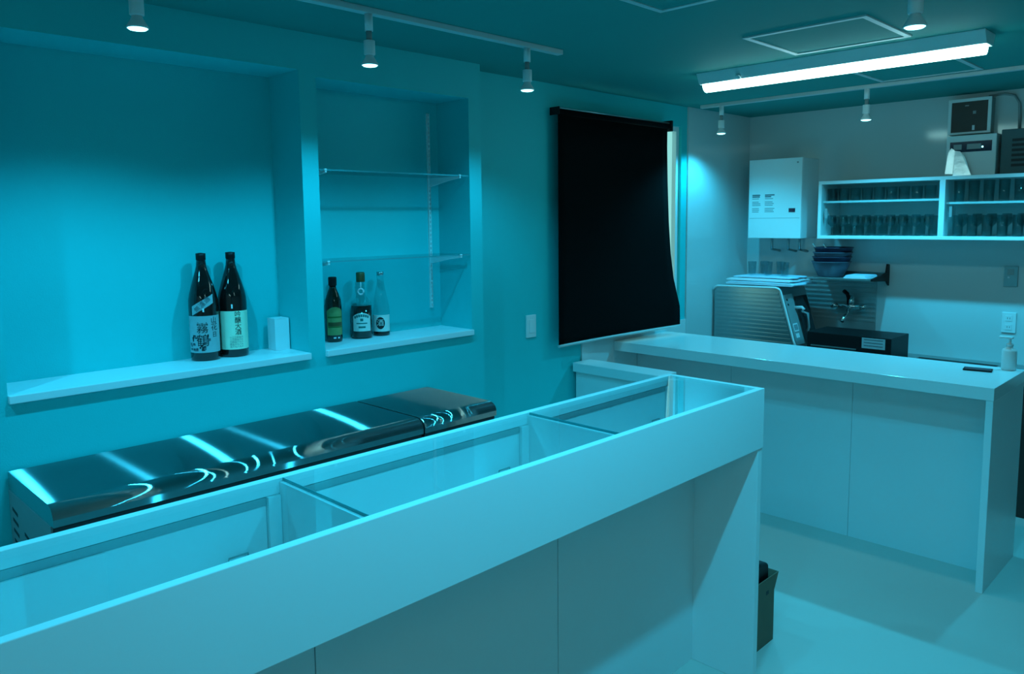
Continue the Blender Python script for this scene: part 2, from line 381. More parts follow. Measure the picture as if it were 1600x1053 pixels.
# ================================================================== ROLLER BLIND
bl = thing('roller_blind', 'black roller blind hanging skewed over the window', 'blind', (3.75, YB-0.06, 0.93))
BLX0, BLX1 = 3.15, 4.165
sh = MB(); rows = []
tab = [(2.165, 0.0), (2.05, 0.0), (1.85, 0.006), (1.6, 0.018), (1.4, 0.035), (1.25, 0.058), (1.15, 0.085), (1.08, 0.105), (1.0, 0.108), (0.965, 0.108)]
nx = 16
for z, dy in tab:
    r_ = []
    for i in range(nx+1):
        u = i/nx
        r_.append((BLX0+(BLX1-BLX0)*u, YB-0.055-dy*u**1.6, z-0.02*(1-u)*((2.165-z)/1.2)))
    rows.append(r_)
sh.rings(rows, False, False, closed=False)
so_ = sh.build('fabric', BLACK, bl)
md = so_.modifiers.new('thick', 'SOLIDIFY'); md.thickness = 0.0012; md.offset = 0
bb = MB(); e0 = rows[-1][0]; 
bb.tube([(p[0], p[1], p[2]-0.007) for p in rows[-1]], 0.008, 8)
bb.build('bottom_bar', TRACKW, bl)
MB().tube([(BLX0, YB-0.048, 2.185), (BLX1+0.01, YB-0.048, 2.185)], 0.020, 20).build('roller_tube', BLACK, bl)
MB().tube([(BLX0, YB-0.068, 2.198), (BLX1, YB-0.068, 2.198)], 0.004, 8).build('highlight_strip', STEEL, bl)  # steel strip added as the metallic highlight along the black roller
box('bracket', BLACKP, bl, BLX1+0.0105, BLX1+0.03, YB-0.078, YB, 2.15, 2.215, 0.003)
box('bracket', BLACKP, bl, BLX0-0.004, BLX0-0.0005, YB-0.068, YB, 2.165, 2.206, 0.001)

# switch plates
def plate(name, lab, cat, x, y, z, axis, kind):
    t = thing(name, lab, cat, (x, y, z))
    W, Hh = 0.037, 0.060
    if axis == 'y':
        box('cover', PLASTW, t, x-W, x+W, y-0.009, y, z-Hh, z+Hh, 0.003)
        box('rocker', PLASTW, t, x-0.018, x+0.018, y-0.0125, y-0.0092, z-0.035, z+0.035, 0.001)
    else:
        box('cover', PLASTW if kind else STEEL, t, x-0.009, x, y-W, y+W, z-Hh, z+Hh, 0.003)
        for k in (-1, 1) if kind else (1,):
            s_ = box('socket' if kind else 'rocker', PLASTW if kind else GREY, t, x-0.0115, x-0.0092, y-0.017, y+0.017, z+k*0.026-0.017, z+k*0.026+0.017, 0.001)
            if kind:
                for q in (-1, 1): box('slot', INK, s_, x-0.0120, x-0.0116, y+q*0.006-0.0012, y+q*0.006+0.0012, z+k*0.026-0.005, z+k*0.026+0.005)
        if not kind: box('indicator', LENS if False else PAPER, t, x-0.0125, x-0.0092, y+0.004, y+0.014, z-0.010, z+0.000)
plate('light_switch', 'white light switch on the teal wall left of the blind', 'switch', 2.985, YB, 1.062, 'y', 0)
plate('wall_switch', 'grey switch plate on the kitchen wall above the outlet', 'switch', XB, 1.139, 1.263, 'x', 0)
plate('wall_outlet', 'pale double outlet on the kitchen wall above the soap bottle', 'outlet', XB, 1.135, 0.993, 'x', 1)

# ================================================================== NICHE 2 SHELVES
ZS = (1.822, 1.462)
def standard(x, lab):
    t = thing('shelf_standard', lab, 'shelf support', (x, YN, 1.21))
    u = MB(); n = 44; z0, z1 = 1.205, 2.118
    u.box(x-0.007, x+0.007, YN-0.004, YN, z0, z1)
    st = (z1-z0)/n
    for i in range(n):
        zz = z0+i*st
        u.box(x-0.007, x-0.0025, YN-0.010, YN-0.004, zz, zz+st); u.box(x+0.0025, x+0.007, YN-0.010, YN-0.004, zz, zz+st)
        u.box(x-0.0025, x+0.0025, YN-0.010, YN-0.004, zz, zz+st*0.45)
    u.build('slotted_upright', PLASTW, t)
    for z in ZS:
        pr = [(YN-0.0105, z-0.045), (YN-0.0105, z-0.003), (2.690, z-0.003), (2.690, z-0.011), (2.78, z-0.022)]
        b = MB().prism(pr, 'x', x-0.0035, x+0.0035).build('bracket', PLASTW, t)
        MB().lathe([(0.006, -0.003), (0.006, 0.004), (0.003, 0.005)], (x, 2.694, z), 10).build('clip', PLASTW, b)
standard(2.394, 'white slotted shelf standard at the right of the narrow niche')
standard(1.695, 'white slotted shelf standard hidden behind the pillar edge')
for z, lab in zip(ZS, ('upper glass shelf in the narrow niche', 'lower glass shelf above the three bottles in the narrow niche')):
    t = thing('glass_shelf', lab, 'shelf', (2.05, 2.79, z), 'glass shelves in the narrow niche')
    box('pane', GLASS_SHELF, t, 1.672, 2.45, 2.70, YN-0.012, z-0.0028, z+0.0032)
    box('front_edge', GLASS_EDGE, t, 1.672, 2.45, 2.6985, 2.6999, z-0.0028, z+0.0032)

# ================================================================== BOTTLES
def bottle(name, lab, x, y, prof, material, z=SZ, group=None):
    t = thing(name, lab, 'bottle', (x, y, z), group)
    b = MB().lathe(prof, (x,y,z), 32).build('body', material, t)
    return t, b
def wrap(t, name, material, x, y, r, a0, a1, z0, z1, n=14, slant=0.0, r1=None, arch=0.0):
    # a patch of paper on the side of a bottle; angle 0 looks at the viewer
    r1 = r if r1 is None else r1
    base = math.atan2(0-y, 0-x); rows = []
    for k in range(5):
        f = k/4; row = []
        for i in range(n+1):
            u = i/n; a = base+math.radians(a0+(a1-a0)*u)
            zz = z0+(z1-z0)*f + slant*(u-0.5) + (arch*(1-(2*u-1)**2) if f == 1 else 0)
            g = min(max((zz-z0)/(z1-z0), 0), 1)
            rr = r+(r1-r)*g
            row.append((x+rr*math.cos(a), y+rr*math.sin(a), zz))
        rows.append(row)
    return MB().rings(rows, False, False, closed=False).build(name, material, t)
def wrap_text(t, body, material, x, y, r, ang, zc, size, name='lettering', stretch=1.0, rot=0.0):
    v, f = text_geo(body, size)
    if not v: return
    base = math.atan2(-y, -x)+math.radians(ang); vs = []
    for (u, q) in v:
        u *= stretch
        u, q = u*math.cos(rot)-q*math.sin(rot), u*math.sin(rot)+q*math.cos(rot)
        a = base+u/r; vs.append((x+r*math.cos(a), y+r*math.sin(a), zc+q))
    MB().add(vs, f).build(name, material, t)
SAKE = [(0.046,0.0),(0.0515,0.004),(0.0525,0.012),(0.0525,0.205),(0.0515,0.225),(0.047,0.250),(0.039,0.280),(0.030,0.308),(0.0225,0.332),(0.018,0.350),(0.0165,0.372)]
CAP = [(0.0165,0.372),(0.0175,0.374),(0.0175,0.386),(0.0175,0.396),(0.004,0.398)]
bx, by = 1.257, 2.862
t, b = bottle('sake_bottle', 'large dark sake bottle with blue-grey label and slanted neck tag', bx, by, SAKE, BOTTLE)
MB().lathe(CAP, (bx,by,SZ), 24).build('cap', BLACKP, t)
lb = wrap(t, 'label', LAB_BLUE, bx, by, 0.0531, -76, 76, SZ+0.032, SZ+0.168)
wrap_text(lb, '山', INK, bx, by, 0.0538, 38, SZ+0.150, 0.026); wrap_text(lb, '花', INK, bx, by, 0.0538, 40, SZ+0.124, 0.030); wrap_text(lb, '日', INK, bx, by, 0.0538, 40, SZ+0.096, 0.022)
wrap_text(lb, '霧', INK, bx, by, 0.0538, -8, SZ+0.122, 0.045); wrap_text(lb, '鶴', INK, bx, by, 0.0538, -8, SZ+0.075, 0.048)
for k in range(34):
    a = random.uniform(-70, 12); zc = SZ+0.038+random.random()**1.6*0.055
    wrap(lb, 'print_blot', random.choice((INK, INKG)), bx, by, 0.0534, a, a+random.uniform(5, 14), zc, zc+random.uniform(0.004, 0.011), 3)
ng = wrap(t, 'neck_tag', LAB_BLUE, bx, by, 0.0528, -48, 40, SZ+0.192, SZ+0.226, slant=0.045, r1=0.0525)
wrap_text(ng, '無濾過', INKG, bx, by, 0.0536, -4, SZ+0.210, 0.024, rot=0.78)
wrap(t, 'front_seal', PAPER, bx, by, 0.0531, -4, 2, SZ+0.183, SZ+0.196, 2)
bx, by = 1.371, 2.862
t, b = bottle('sake_bottle', 'large dark sake bottle with cream lettered label nearer the white box', bx, by, SAKE, BOTTLE)
MB().lathe(CAP, (bx,by,SZ), 24).build('cap', BLACKP, t)
lb = wrap(t, 'label', LAB_CREAM, bx, by, 0.0531, -80, 76, SZ+0.030, SZ+0.176)
for k, ch in enumerate('吟醸大酒'): wrap_text(lb, ch, INK, bx, by, 0.0538, 18, SZ+0.162-0.0225*k, 0.025)
for k in range(5): wrap_text(lb, '一二三四五六七八九十口'[k:k+6], INKG, bx, by, 0.0538, 10, SZ+0.076-0.009*k, 0.0085)
wrap(t, 'front_seal', PAPER, bx, by, 0.0531, -6, 0, SZ+0.186, SZ+0.202, 2)

bx, by = 1.822, 2.872
t, b = bottle('olive_bottle', 'slim dark bottle with green label beside the pillar', bx, by, [(0.030,0),(0.034,0.003),(0.035,0.010),(0.035,0.155),(0.033,0.178),(0.024,0.206),(0.0155,0.226),(0.0145,0.238)], BOTTLEG)
MB().lathe([(0.0125,0.238),(0.0175,0.239),(0.0175,0.272),(0.016,0.275),(0.003,0.276)], (bx,by,SZ), 20).build('cap', BLACKP, t)
lb = wrap(t, 'label', LAB_GREEN, bx, by, 0.0355, -50, 70, SZ+0.030, SZ+0.132, arch=0.018)
wrap(lb, 'label_band', LAB_DGREEN, bx, by, 0.0358, -42, 64, SZ+0.103, SZ+0.110); wrap(lb, 'label_band', LAB_DGREEN, bx, by, 0.0358, -42, 64, SZ+0.062, SZ+0.067)
wrap(lb, 'label_band', GOLD, bx, by, 0.0358, -42, 64, SZ+0.068, SZ+0.085)
wrap(t, 'bottom_print', PAPER, bx, by, 0.0355, -4, 14, SZ+0.016, SZ+0.022, 3); wrap(t, 'bottom_print', PAPER, bx, by, 0.0355, 26, 40, SZ+0.016, SZ+0.022, 3)

bx, by = 1.961, 2.868
t, b = bottle('liquor_bottle', 'half full liquor bottle with white label and gold-brown stopper', bx, by, [(0.040,0),(0.0445,0.004),(0.0455,0.012),(0.0455,0.148),(0.043,0.158),(0.030,0.172),(0.020,0.185),(0.0165,0.205),(0.0160,0.248)], CLEAR)
MB().lathe([(0.040,0.003),(0.0448,0.008),(0.0448,0.143),(0.030,0.1435)], (bx,by,SZ), 28).build('liquor', LIQ, t)
MB().lathe([(0.0185,0.246),(0.0190,0.250),(0.0190,0.284),(0.016,0.288),(0.004,0.289)], (bx,by,SZ), 20).build('stopper', GOLD, t)
lb = wrap(t, 'label', LAB_WHITE, bx, by, 0.0461, -52, 52, SZ+0.034, SZ+0.098, arch=0.016)
for k in range(7):
    a = -42+k*12; wrap(lb, 'print_arch', INKT, bx, by, 0.0465, a, a+10, SZ+0.087+0.010*(1-((a+5)/44)**2), SZ+0.098+0.010*(1-((a+5)/44)**2), 3)
wrap(lb, 'print_blot', INKT, bx, by, 0.0465, -8, 8, SZ+0.078, SZ+0.090, 4); wrap(lb, 'print_blot', INKT, bx, by, 0.0465, -30, 30, SZ+0.066, SZ+0.071, 6); wrap(lb, 'print_blot', INKT, bx, by, 0.0465, -18, 20, SZ+0.048, SZ+0.056, 6)
vdir = Vector((-bx, -by, 0)).normalized(); side = Vector((-vdir.y, vdir.x, 0)); cc = Vector((bx,by,SZ+0.205))+vdir*0.0195
ringp = [cc + side*(0.012*math.cos(2*math.pi*k/18)) + Vector((0,0,0.012*math.sin(2*math.pi*k/18))) for k in range(19)]
MB().tube(ringp, 0.0038, 6).build('neck_medallion', PAPER, t)
MB().tube([(bx+vdir.x*0.0172, by+vdir.y*0.0172, SZ+0.220), (bx+vdir.x*0.0172, by+vdir.y*0.0172, SZ+0.246)], 0.003, 6).build('neck_strip', PAPER, t)

bx, by = 2.068, 2.872
t, b = bottle('clear_bottle', 'clear tapered bottle with white round emblem label, rightmost of three', bx, by, [(0.034,0),(0.037,0.004),(0.038,0.010),(0.038,0.110),(0.035,0.135),(0.026,0.180),(0.0185,0.220),(0.0145,0.250),(0.0140,0.276)], CLEAR)
MB().lathe([(0.034,0.002),(0.0372,0.006),(0.0372,0.018),(0.03,0.0185)], (bx,by,SZ), 24).build('thick_base', LIQ, t)
MB().lathe([(0.0155,0.268),(0.0158,0.282),(0.012,0.284),(0.003,0.285)], (bx,by,SZ), 16).build('cap', STEEL, t)
lb = wrap(t, 'label', LAB_WHITE, bx, by, 0.0386, -70, 70, SZ+0.020, SZ+0.094)
R_ = 0.0389; base = math.atan2(-by, -bx); em = MB(); pts = []
for k in range(24):
    a = 2*math.pi*k/24; pts.append((bx+R_*math.cos(base+0.02*math.cos(a)/R_-0.1), by+R_*math.sin(base+0.02*math.cos(a)/R_-0.1), SZ+0.058+0.027*math.sin(a)))
ctr = (bx+(R_+0.003)*math.cos(base-0.1), by+(R_+0.003)*math.sin(base-0.1), SZ+0.058)
em.add(pts+[ctr], [(k, (k+1) % 24, 24) for k in range(24)]).build('emblem', INK, lb)
wrap_text(lb, '酒', LAB_WHITE, bx, by, R_+0.0032, -6, SZ+0.058, 0.032)

t = thing('white_box', 'small plain white box at the right end of the wide sill', 'box', (1.555, 2.86, SZ))
MB().box(1.527, 1.590, 2.832, 2.892, SZ, SZ+0.125).build('body', SILL, t, 0.0015)
box('lid_flap', SILL, t, 1.5275, 1.5895, 2.8325, 2.8915, SZ+0.1255, SZ+0.1275)

# ================================================================== REFRIGERATED TABLES (bench)
def cold_table(x0, x1, lab, vents):
    t = thing('refrigerated_table', lab, 'cold table', ((x0+x1)/2, 2.47, 0), 'stainless cold tables under the niches')
    yb, yf, zt = 2.688, 2.245, 0.886
    top = [(yb, zt-0.055), (yb, zt-0.004), (yb-0.004, zt), (yf+0.045, zt)]
    for i in range(1, 9):
        a = i/8*math.pi/2; top.append((yf+0.045-0.045*math.sin(a), zt-0.035+0.035*math.cos(a)))
    top += [(yf, zt-0.055), (yf+0.02, zt-0.055)]
    MB().prism(top, 'x', x0, x1, smooth=True).build('worktop', BRUSHED, t)
    for o in t.children:
        o.data.materials.append(STEEL)
        for p in o.data.polygons:
            if abs(p.normal.x) > 0.9: p.material_index = 1
            if len(p.vertices) > 4 or abs(p.normal.z) > 0.999 or abs(p.normal.y) > 0.999: p.use_smooth = False
    bx_ = MB(); poly = [(yb, zt-0.0555), (yf+0.02, zt-0.0555), (yf+0.02, 0.08), (yb, 0.08)]
    bx_.prism(poly, 'x', x0+0.004, x1-0.004)
    bd = bx_.build('body', STEEL, t)
    # recess shade painted as a dark band below the worktop, doors with grip rails
    box('recess_shade_band', DARK, t, x0+0.004, x1-0.004, yf+0.008, yf+0.0198, zt-0.092, zt-0.056)
    n = 3 if x1-x0 > 0.8 else 1; W = (x1-x0-0.012)/n
    for i in range(n):
        a, b = x0+0.006+i*W+0.003, x0+0.006+(i+1)*W-0.003
        d = box('door', STEEL, t, a, b, yf-0.004, yf+0.0195, 0.13, zt-0.094, 0.003)
        box('grip', BLACKP, d, a+0.02, b-0.02, yf-0.010, yf-0.0045, zt-0.125, zt-0.110)
    if vents:
        sp = MB().box(x0-0.0015, x0+0.0038, yf+0.021, yb-0.001, 0.09, zt-0.056).build('side_panel', GREY, t)
        for col, (ya, yb2) in enumerate(((2.600, 2.655), (2.480, 2.535))):
            for k in range(8 if col == 0 else 6):
                z = 0.775-0.032*k-(0.045 if col else 0)
                MB().add([(x0-0.0022, ya, z-0.008), (x0-0.0022, yb2, z+0.000), (x0-0.0022, yb2, z+0.010), (x0-0.0022, ya, z+0.002),
                          (x0-0.0016, ya, z-0.008), (x0-0.0016, yb2, z+0.000), (x0-0.0016, yb2, z+0.010), (x0-0.0016, ya, z+0.002)],
                         [(0,1,2,3),(4,7,6,5),(0,4,5,1),(1,5,6,2),(2,6,7,3),(3,7,4,0)]).build('vent_slot', DARK, sp)
    for xx in (x0+0.06, x1-0.06):
        for y in (yf+0.07, yb-0.06): MB().lathe([(0.018,0),(0.018,0.08)], (xx,y,0), 12).build('foot', BLACKP, t)
cold_table(0.557, 1.793, 'long stainless cold table with vented side under the wide niche', True)
cold_table(1.801, 2.172, 'short stainless cold table at the right end of the row', False)

# ================================================================== CARDBOARD BOX
t = thing('cardboard_box', 'open dark cardboard box on the floor behind the display case end', 'box', (2.60, 1.44, 0))
bx0, bx1, by0, by1, bh = 2.462, 2.741, 1.313, 1.58, 0.262; th = 0.004
box('bottom', CARD, t, bx0, bx1, by0, by1, 0, th)
MB().prism([(bx0, th), (bx1, th), (bx1, 0.20), (bx1+0.034, bh), (bx0, bh)], 'y', by0, by0+th).build('side', CARD, t)
box('side', CARD, t, bx0, bx1, by1-th, by1, th, 0.24)
box('side', CARD, t, bx0, bx0+th, by0+th, by1-th, th, 0.24); box('side', CARD, t, bx1-th, bx1, by0+th, by1-th, th, 0.20)
MB().prism([(bx1-th, 0.2005), (bx1, 0.2005), (bx1+0.034, bh), (bx1+0.030, bh)], 'y', by0+th+0.001, by1-th).build('flap', CARD, t)
box('hand_hole', DARK, t, 2.675, 2.695, by0-0.0006, by0-0.0001, 0.20, 0.215)
t = thing('black_bag', 'black bag standing inside the open cardboard box', 'bag', (2.58, 1.45, 0.004))
MB().prism([(2.48, th), (2.72, th), (2.733, 0.22), (2.73, 0.305), (2.66, 0.325), (2.50, 0.29)], 'y', 1.33, 1.54).build('bag_body', BLACKP, t, 0.012, 3)
MB().tube([(2.55, 1.45, 0.29), (2.56, 1.45, 0.34), (2.61, 1.45, 0.35), (2.65, 1.45, 0.31)], 0.006, 8).build('handle', BLACKP, t)

# ================================================================== KITCHEN
ORD = ['first', 'second', 'third', 'fourth', 'fifth', 'sixth', 'seventh', 'eighth', 'ninth']
# sink counter along the back wall
t = thing('sink_counter', 'low stainless sink counter with dark fronts along the kitchen wall', 'counter', (5.0, 1.6, 0))
KZ = 0.75
for x_, y_ in ((0, 0),):
    top = MB()
    sy0, sy1, sx0, sx1 = 1.15, 1.58, 4.86, 5.18
    top.box(4.78, XB-.002, 0.35, sy0, KZ-0.03, KZ); top.box(4.78, XB-.002, sy1, 2.80, KZ-0.03, KZ)
    top.box(4.78, sx0, sy0, sy1, KZ-0.03, KZ); top.box(sx1, XB-.002, sy0, sy1, KZ-0.03, KZ)
    top.build('worktop', STEEL, t)
    s_ = MB(); s_.box(sx0, sx1, sy0, sy1, KZ-0.19, KZ-0.185); s_.box(sx0, sx0+.004, sy0, sy1, KZ-0.185, KZ-0.03); s_.box(sx1-.004, sx1, sy0, sy1, KZ-0.185, KZ-0.03)
    s_.box(sx0+.004, sx1-.004, sy0, sy0+.004, KZ-0.185, KZ-0.03); s_.box(sx0+.004, sx1-.004, sy1-.004, sy1, KZ-0.185, KZ-0.03)
    s_.build('sink_bowl', STEEL, t)
ys = [0.35, 0.84, 1.33, 1.82, 2.31, 2.80]
for i in range(5): box('door', BROWN, t, 4.80, 4.82, ys[i]+0.002, ys[i+1]-0.002, 0.0, KZ-0.031, 0.001)
box('carcass', BROWN, t, 4.821, XB-.002, 0.371, 2.80, 0.0, KZ-0.20)
box('side_board', BROWN, t, 4.821, XB-.002, 0.352, 0.370, 0.0, KZ-0.031)

# steel splash behind the tap, in ribs
SPLASH = mat('splash_steel', (0.42, 0.46, 0.46), 0.45, 0.5, noise=0.05, nscale=20)
t = thing('splash_panel', 'ribbed steel splash panel on the wall behind the tap', 'panel', (XB, 2.15, 0.9))
sp = MB()
box('backing', SPLASH, t, XB-0.004, XB, 1.885, 2.46, 0.76, 1.21)
for k in range(9): box('rib', SPLASH, t, XB-0.008, XB-0.0042, 1.89, 2.455, 0.93+k*0.03, 0.945+k*0.03, 0.002)

# wall tap
fx, fy, fz = XB-0.008, 2.04, 1.03
t = thing('wall_tap', 'chrome mixer tap with two arms on the kitchen wall', 'tap', (fx, fy, fz))
MB().tube([(fx-0.05, fy+0.075, fz), (fx-0.05, fy-0.075, fz)], 0.016, 14).build('mixer_body', CHROME, t)
for s in (-1, 1):
    MB().tube([(fx, fy+s*0.07, fz), (fx-0.05, fy+s*0.07, fz)], 0.012, 12).build('wall_union', CHROME, t)
    MB().tube([(fx-0.05, fy+s*0.076, fz), (fx-0.05, fy+s*0.112, fz)], [0.017, 0.021], 12).build('knob', CHROME, t)
MB().tube([(fx-0.05, fy, fz+0.005), (fx-0.055, fy, fz+0.05), (fx-0.08, fy, fz+0.085), (fx-0.06, fy+0.03, fz+0.10)], 0.013, 12).build('lever', BLACKP, t)
MB().tube([(fx-0.05, fy, fz-0.01), (fx-0.09, fy-0.01, fz-0.045), (fx-0.17, fy-0.02, fz-0.055), (fx-0.20, fy-0.02, fz-0.085)], 0.011, 12).build('spout', CHROME, t)
MB().lathe([(0.020, 0.0), (0.022, 0.02), (0.016, 0.06), (0.008, 0.065)], (fx-0.045, fy-0.012, fz+0.012), 14).build('valve_tower', CHROME, t)

# steel wall shelf
t = thing('steel_shelf', 'narrow steel wall shelf above the tap', 'shelf', (5.15, 2.2, 1.225))
box('board', STEEL, t, 4.99, XB, 1.825, 2.228, 1.218, 1.232, 0.002)
box('rear_lip', STEEL, t, XB-0.01, XB, 1.825, 2.228, 1.2325, 1.26)
MB().prism([(XB, 1.175), (XB, 1.31), (XB-0.03, 1.315), (XB-0.045, 1.26), (XB-0.28, 1.2325), (XB-0.28, 1.2175), (XB-0.04, 1.205)], 'y', 1.812, 1.8245).build('end_bracket', BLACKP, t)

# stacked bowls on the shelf
zc = 1.2325; labs = ['purple-grey plastic bowl at the bottom of the stack on the steel shelf', 'slate plastic bowl second from the bottom of the stack', 'dark purple bowl third from the bottom of the stack', 'dark purple bowl at the top of the stack holding utensils']
cx_, cy_ = 5.12, 2.125
for k in range(4):
    zb = zc+k*0.0305
    o = MB().lathe([(0.075,0),(0.080,0.003),(0.105,0.055),(0.118,0.092),(0.124,0.094),(0.122,0.098),(0.112,0.092),(0.098,0.057),(0.0765,0.006),(0.01,0.0055)], (cx_+0.003*(k%2), cy_-0.004*k, zb), 28).build('plastic_bowl', (PURPLE2, PURPLE, PURPLE2, PURPLE)[k], None, origin=(cx_, cy_, zb))
    tag(o, labs[k], 'bowl', 'stacked bowls on the steel shelf')
for k, (dx, dy, lab) in enumerate(((-0.04, 0.035, 'steel ladle lying in the top bowl of the stack'), (-0.04, -0.035, 'steel strainer handle lying in the top bowl of the stack'))):
    zb = zc+3*0.0305+0.0065
    t = thing('kitchen_utensil', lab, 'utensil', (cx_+dx, cy_+dy, zb))
    MB().tube([(cx_+dx+0.04, cy_+dy, zb+0.006), (cx_+dx, cy_+dy+0.03, zb+0.05), (cx_+dx-0.03, cy_+dy+0.06, zb+0.115)], 0.006, 8).build('handle', STEEL, t)
    MB().lathe([(0.004,0.0),(0.022,0.008),(0.03,0.022),(0.027,0.022),(0.019,0.011),(0.003,0.004)], (cx_+dx+0.035, cy_+dy-0.01, zb), 14).build('head', STEEL, t)
t = thing('folded_papers', 'stack of pale folded papers at the right end of the steel shelf', 'papers', (5.08, 1.93, 1.232))
for k in range(4): MB().prism([(4.985+0.004*k, 1.845+0.006*k), (5.16, 1.84+0.003*k), (5.17, 1.985), (5.0, 1.995-0.005*k)], 'z', 1.2325+k*0.005, 1.2325+k*0.005+0.0046).build('sheet', (CLOTHB if k % 2 else PAPER), t)

# counter-top machine with ribbed side and slanted control face
t = thing('counter_machine', 'silver counter-top machine with ribbed side and slanted control face', 'appliance', (4.98, 2.5, KZ))
MX0, MX1 = 4.80, 5.16
prof = [(2.790, KZ+0.001), (2.790, 1.13), (2.782, 1.15), (2.765, 1.158), (2.345, 1.165), (2.325, 1.160), (2.312, 1.145), (2.215, 0.83), (2.195, 0.785), (2.165, KZ+0.001)]
MB().prism(prof, 'x', MX0, MX1).build('housing', STEEL, t, 0.004)
MB().tube([(MX0-0.003, y, z) for y, z in prof[1:-1]], 0.0075, 8).build('white_edge_trim', PLASTW, t)
def face_y(z):  # slanted edge
    return 2.312+(2.215-2.312)*(1.145-z)/(1.145-0.83)
for k in range(13):
    z = 0.80+k*0.0265
    box('rib', STEEL, t, MX0-0.006, MX0-0.0002, face_y(z)+0.022, 2.775, z, z+0.016, 0.003)
def slant(u0, u1, z0, z1, off, name, m_, par):   # a plate on the slanted control face
    def P(x, z, o): return (x, face_y(z)-o*0.955, z+o*-0.3*0)
    return MB().add([P(u0,z0,off), P(u1,z0,off), P(u1,z1,off), P(u0,z1,off), P(u0,z0,0.0005), P(u1,z0,0.0005), P(u1,z1,0.0005), P(u0,z1,0.0005)],
                    [(0,1,2,3),(4,7,6,5),(0,4,5,1),(1,5,6,2),(2,6,7,3),(3,7,4,0)]).build(name, m_, par)
cp = slant(MX0+0.02, MX0+0.14, 0.80, 1.12, 0.004, 'control_panel', GREY, t)
for k, z in enumerate((1.08, 1.05)): slant(MX0+0.04, MX0+0.055, z, z+0.012, 0.006, 'button', INK, cp)
slant(MX0+0.04, MX0+0.10, 0.885, 0.935, 0.006, 'sticker', PAPER, cp); slant(MX0+0.045, MX0+0.09, 0.845, 0.872, 0.006, 'sticker', PAPER, cp)
for k in range(3): slant(MX0+0.047+k*0.017, MX0+0.058+k*0.017, 0.892, 0.928, 0.0066, 'sticker_print', INKG, cp)
slant(MX0+0.17, MX0+0.33, 0.80, 1.10, 0.010, 'dark_hatch', DARK, t)
tp = MB(); tp.tube([(4.93, face_y(1.03), 1.03), (4.93, face_y(1.03)-0.05, 1.035), (4.93, face_y(1.03)-0.065, 1.02)], 0.011, 10); tp.build('dispense_tap', PLASTW, t)
MB().tube([(5.0, face_y(1.0), 1.0), (5.0, face_y(1.0)-0.05, 0.99), (5.0, face_y(1.0)-0.06, 0.90), (5.0, face_y(1.0)-0.045, 0.85)], 0.009, 10).build('drain_hose', GREY, t)

# cloths and trays on the machine
zc = 1.1745
t = thing('folded_cloth', 'pile of pale blue folded cloths on top of the ribbed machine', 'cloths', (4.98, 2.46, zc))
for k, (a, b, h) in enumerate(((2.235, 2.70, 0.020), (2.26, 2.715, 0.016), (2.27, 2.68, 0.012))):
    rows = []
    for i in range(9):
        x = MX0+0.0+0.03*k+(0.33-0.04*k)*i/8
        rows.append([(x, a+0.012*math.sin(i*1.3+k), zc+0.002), (x, a-0.006+0.012*math.sin(i*1.3+k), zc+h*0.5), (x, a+0.015, zc+h-0.002+0.002*math.sin(i*2.1)),
                     (x, (a+b)/2, zc+h+0.002*math.sin(i*1.7+k)), (x, b-0.015, zc+h-0.001), (x, b+0.006, zc+h*0.5), (x, b, zc+0.002)])
    MB().rings(rows).build('cloth_layer', CLOTHB if k != 1 else PAPER, t); zc += h+0.004
ztop = zc+0.004
t0 = None
for k in range(5):
    x, y = 4.95+0.06*(k % 2), 2.36+0.058*k
    if t0 is None:
        o = MB().lathe([(0.022,0),(0.024,0.002),(0.028,0.085),(0.0265,0.085),(0.0225,0.006),(0.003,0.0055)], (x,y,ztop), 18).build('drinking_glass', TUMBLER, None, origin=(x,y,ztop)); t0 = o
    else:
        o = t0.copy(); C.objects.link(o); o.location = (x, y, ztop)
    tag(o, ORD[4-k]+' small clear glass from the left on the folded cloths', 'glass', 'glasses on the folded cloths')

# black appliance by the sink
t = thing('black_cooker', 'low black appliance with a pale label on the sink counter', 'appliance', (4.95, 1.87, KZ))
box('body', BLACKP, t, 4.80, 5.10, 1.622, 2.130, KZ, 0.902, 0.004)
pl = box('control_label', LAB_BLUE, t, 4.7985, 4.7998, 1.655, 1.79, 0.832, 0.895)
for k in range(3): box('label_print', INKG, pl, 4.7978, 4.7984, 1.668, 1.778, 0.847+k*0.018, 0.851+k*0.018)
box('grip_bar', STEEL, t, 4.788, 4.7985, 1.82, 2.10, 0.815, 0.823, 0.002)

# water heater
t = thing('water_heater', 'white wall-hung water heater with printed instructions in the kitchen corner', 'water heater', (5.15, 2.48, 1.478))
hx, hy0, hy1, hz0, hz1 = 5.03, 2.297, 2.672, 1.478, 2.008
box('casing', PLASTW, t, hx+0.012, XB, hy0, hy1, hz0, hz1, 0.004)
fp = box('front_cover', PLASTW, t, hx, hx+0.0115, hy0, hy1, hz0, hz1, 0.003)
box('display', DISPLAY, fp, hx-0.002, hx-0.0002, 2.338, 2.382, 1.652, 1.678)
random.seed(9)
for r_ in range(3):
    for c_ in range(2):
        ya = 2.645-c_*0.092; za = 1.765-r_*0.044
        if r_ == 0 or random.random() < 0.99:
            for q in range(3):
                wd = random.uniform(0.045, 0.072)
                box('printed_line', INKG, fp, hx-0.0008, hx-0.0002, ya-wd, ya, za-q*0.011, za-q*0.011+(0.008 if r_ == 0 and q < 2 else 0.0035))
box('cover_seam', GREY, fp, hx-0.0006, hx-0.0001, hy0+0.01, hy1-0.01, 1.612, 1.6145)
box('screw_cap', GREY, fp, hx-0.0015, hx-0.0002, 2.322, 2.334, 1.972, 1.982)
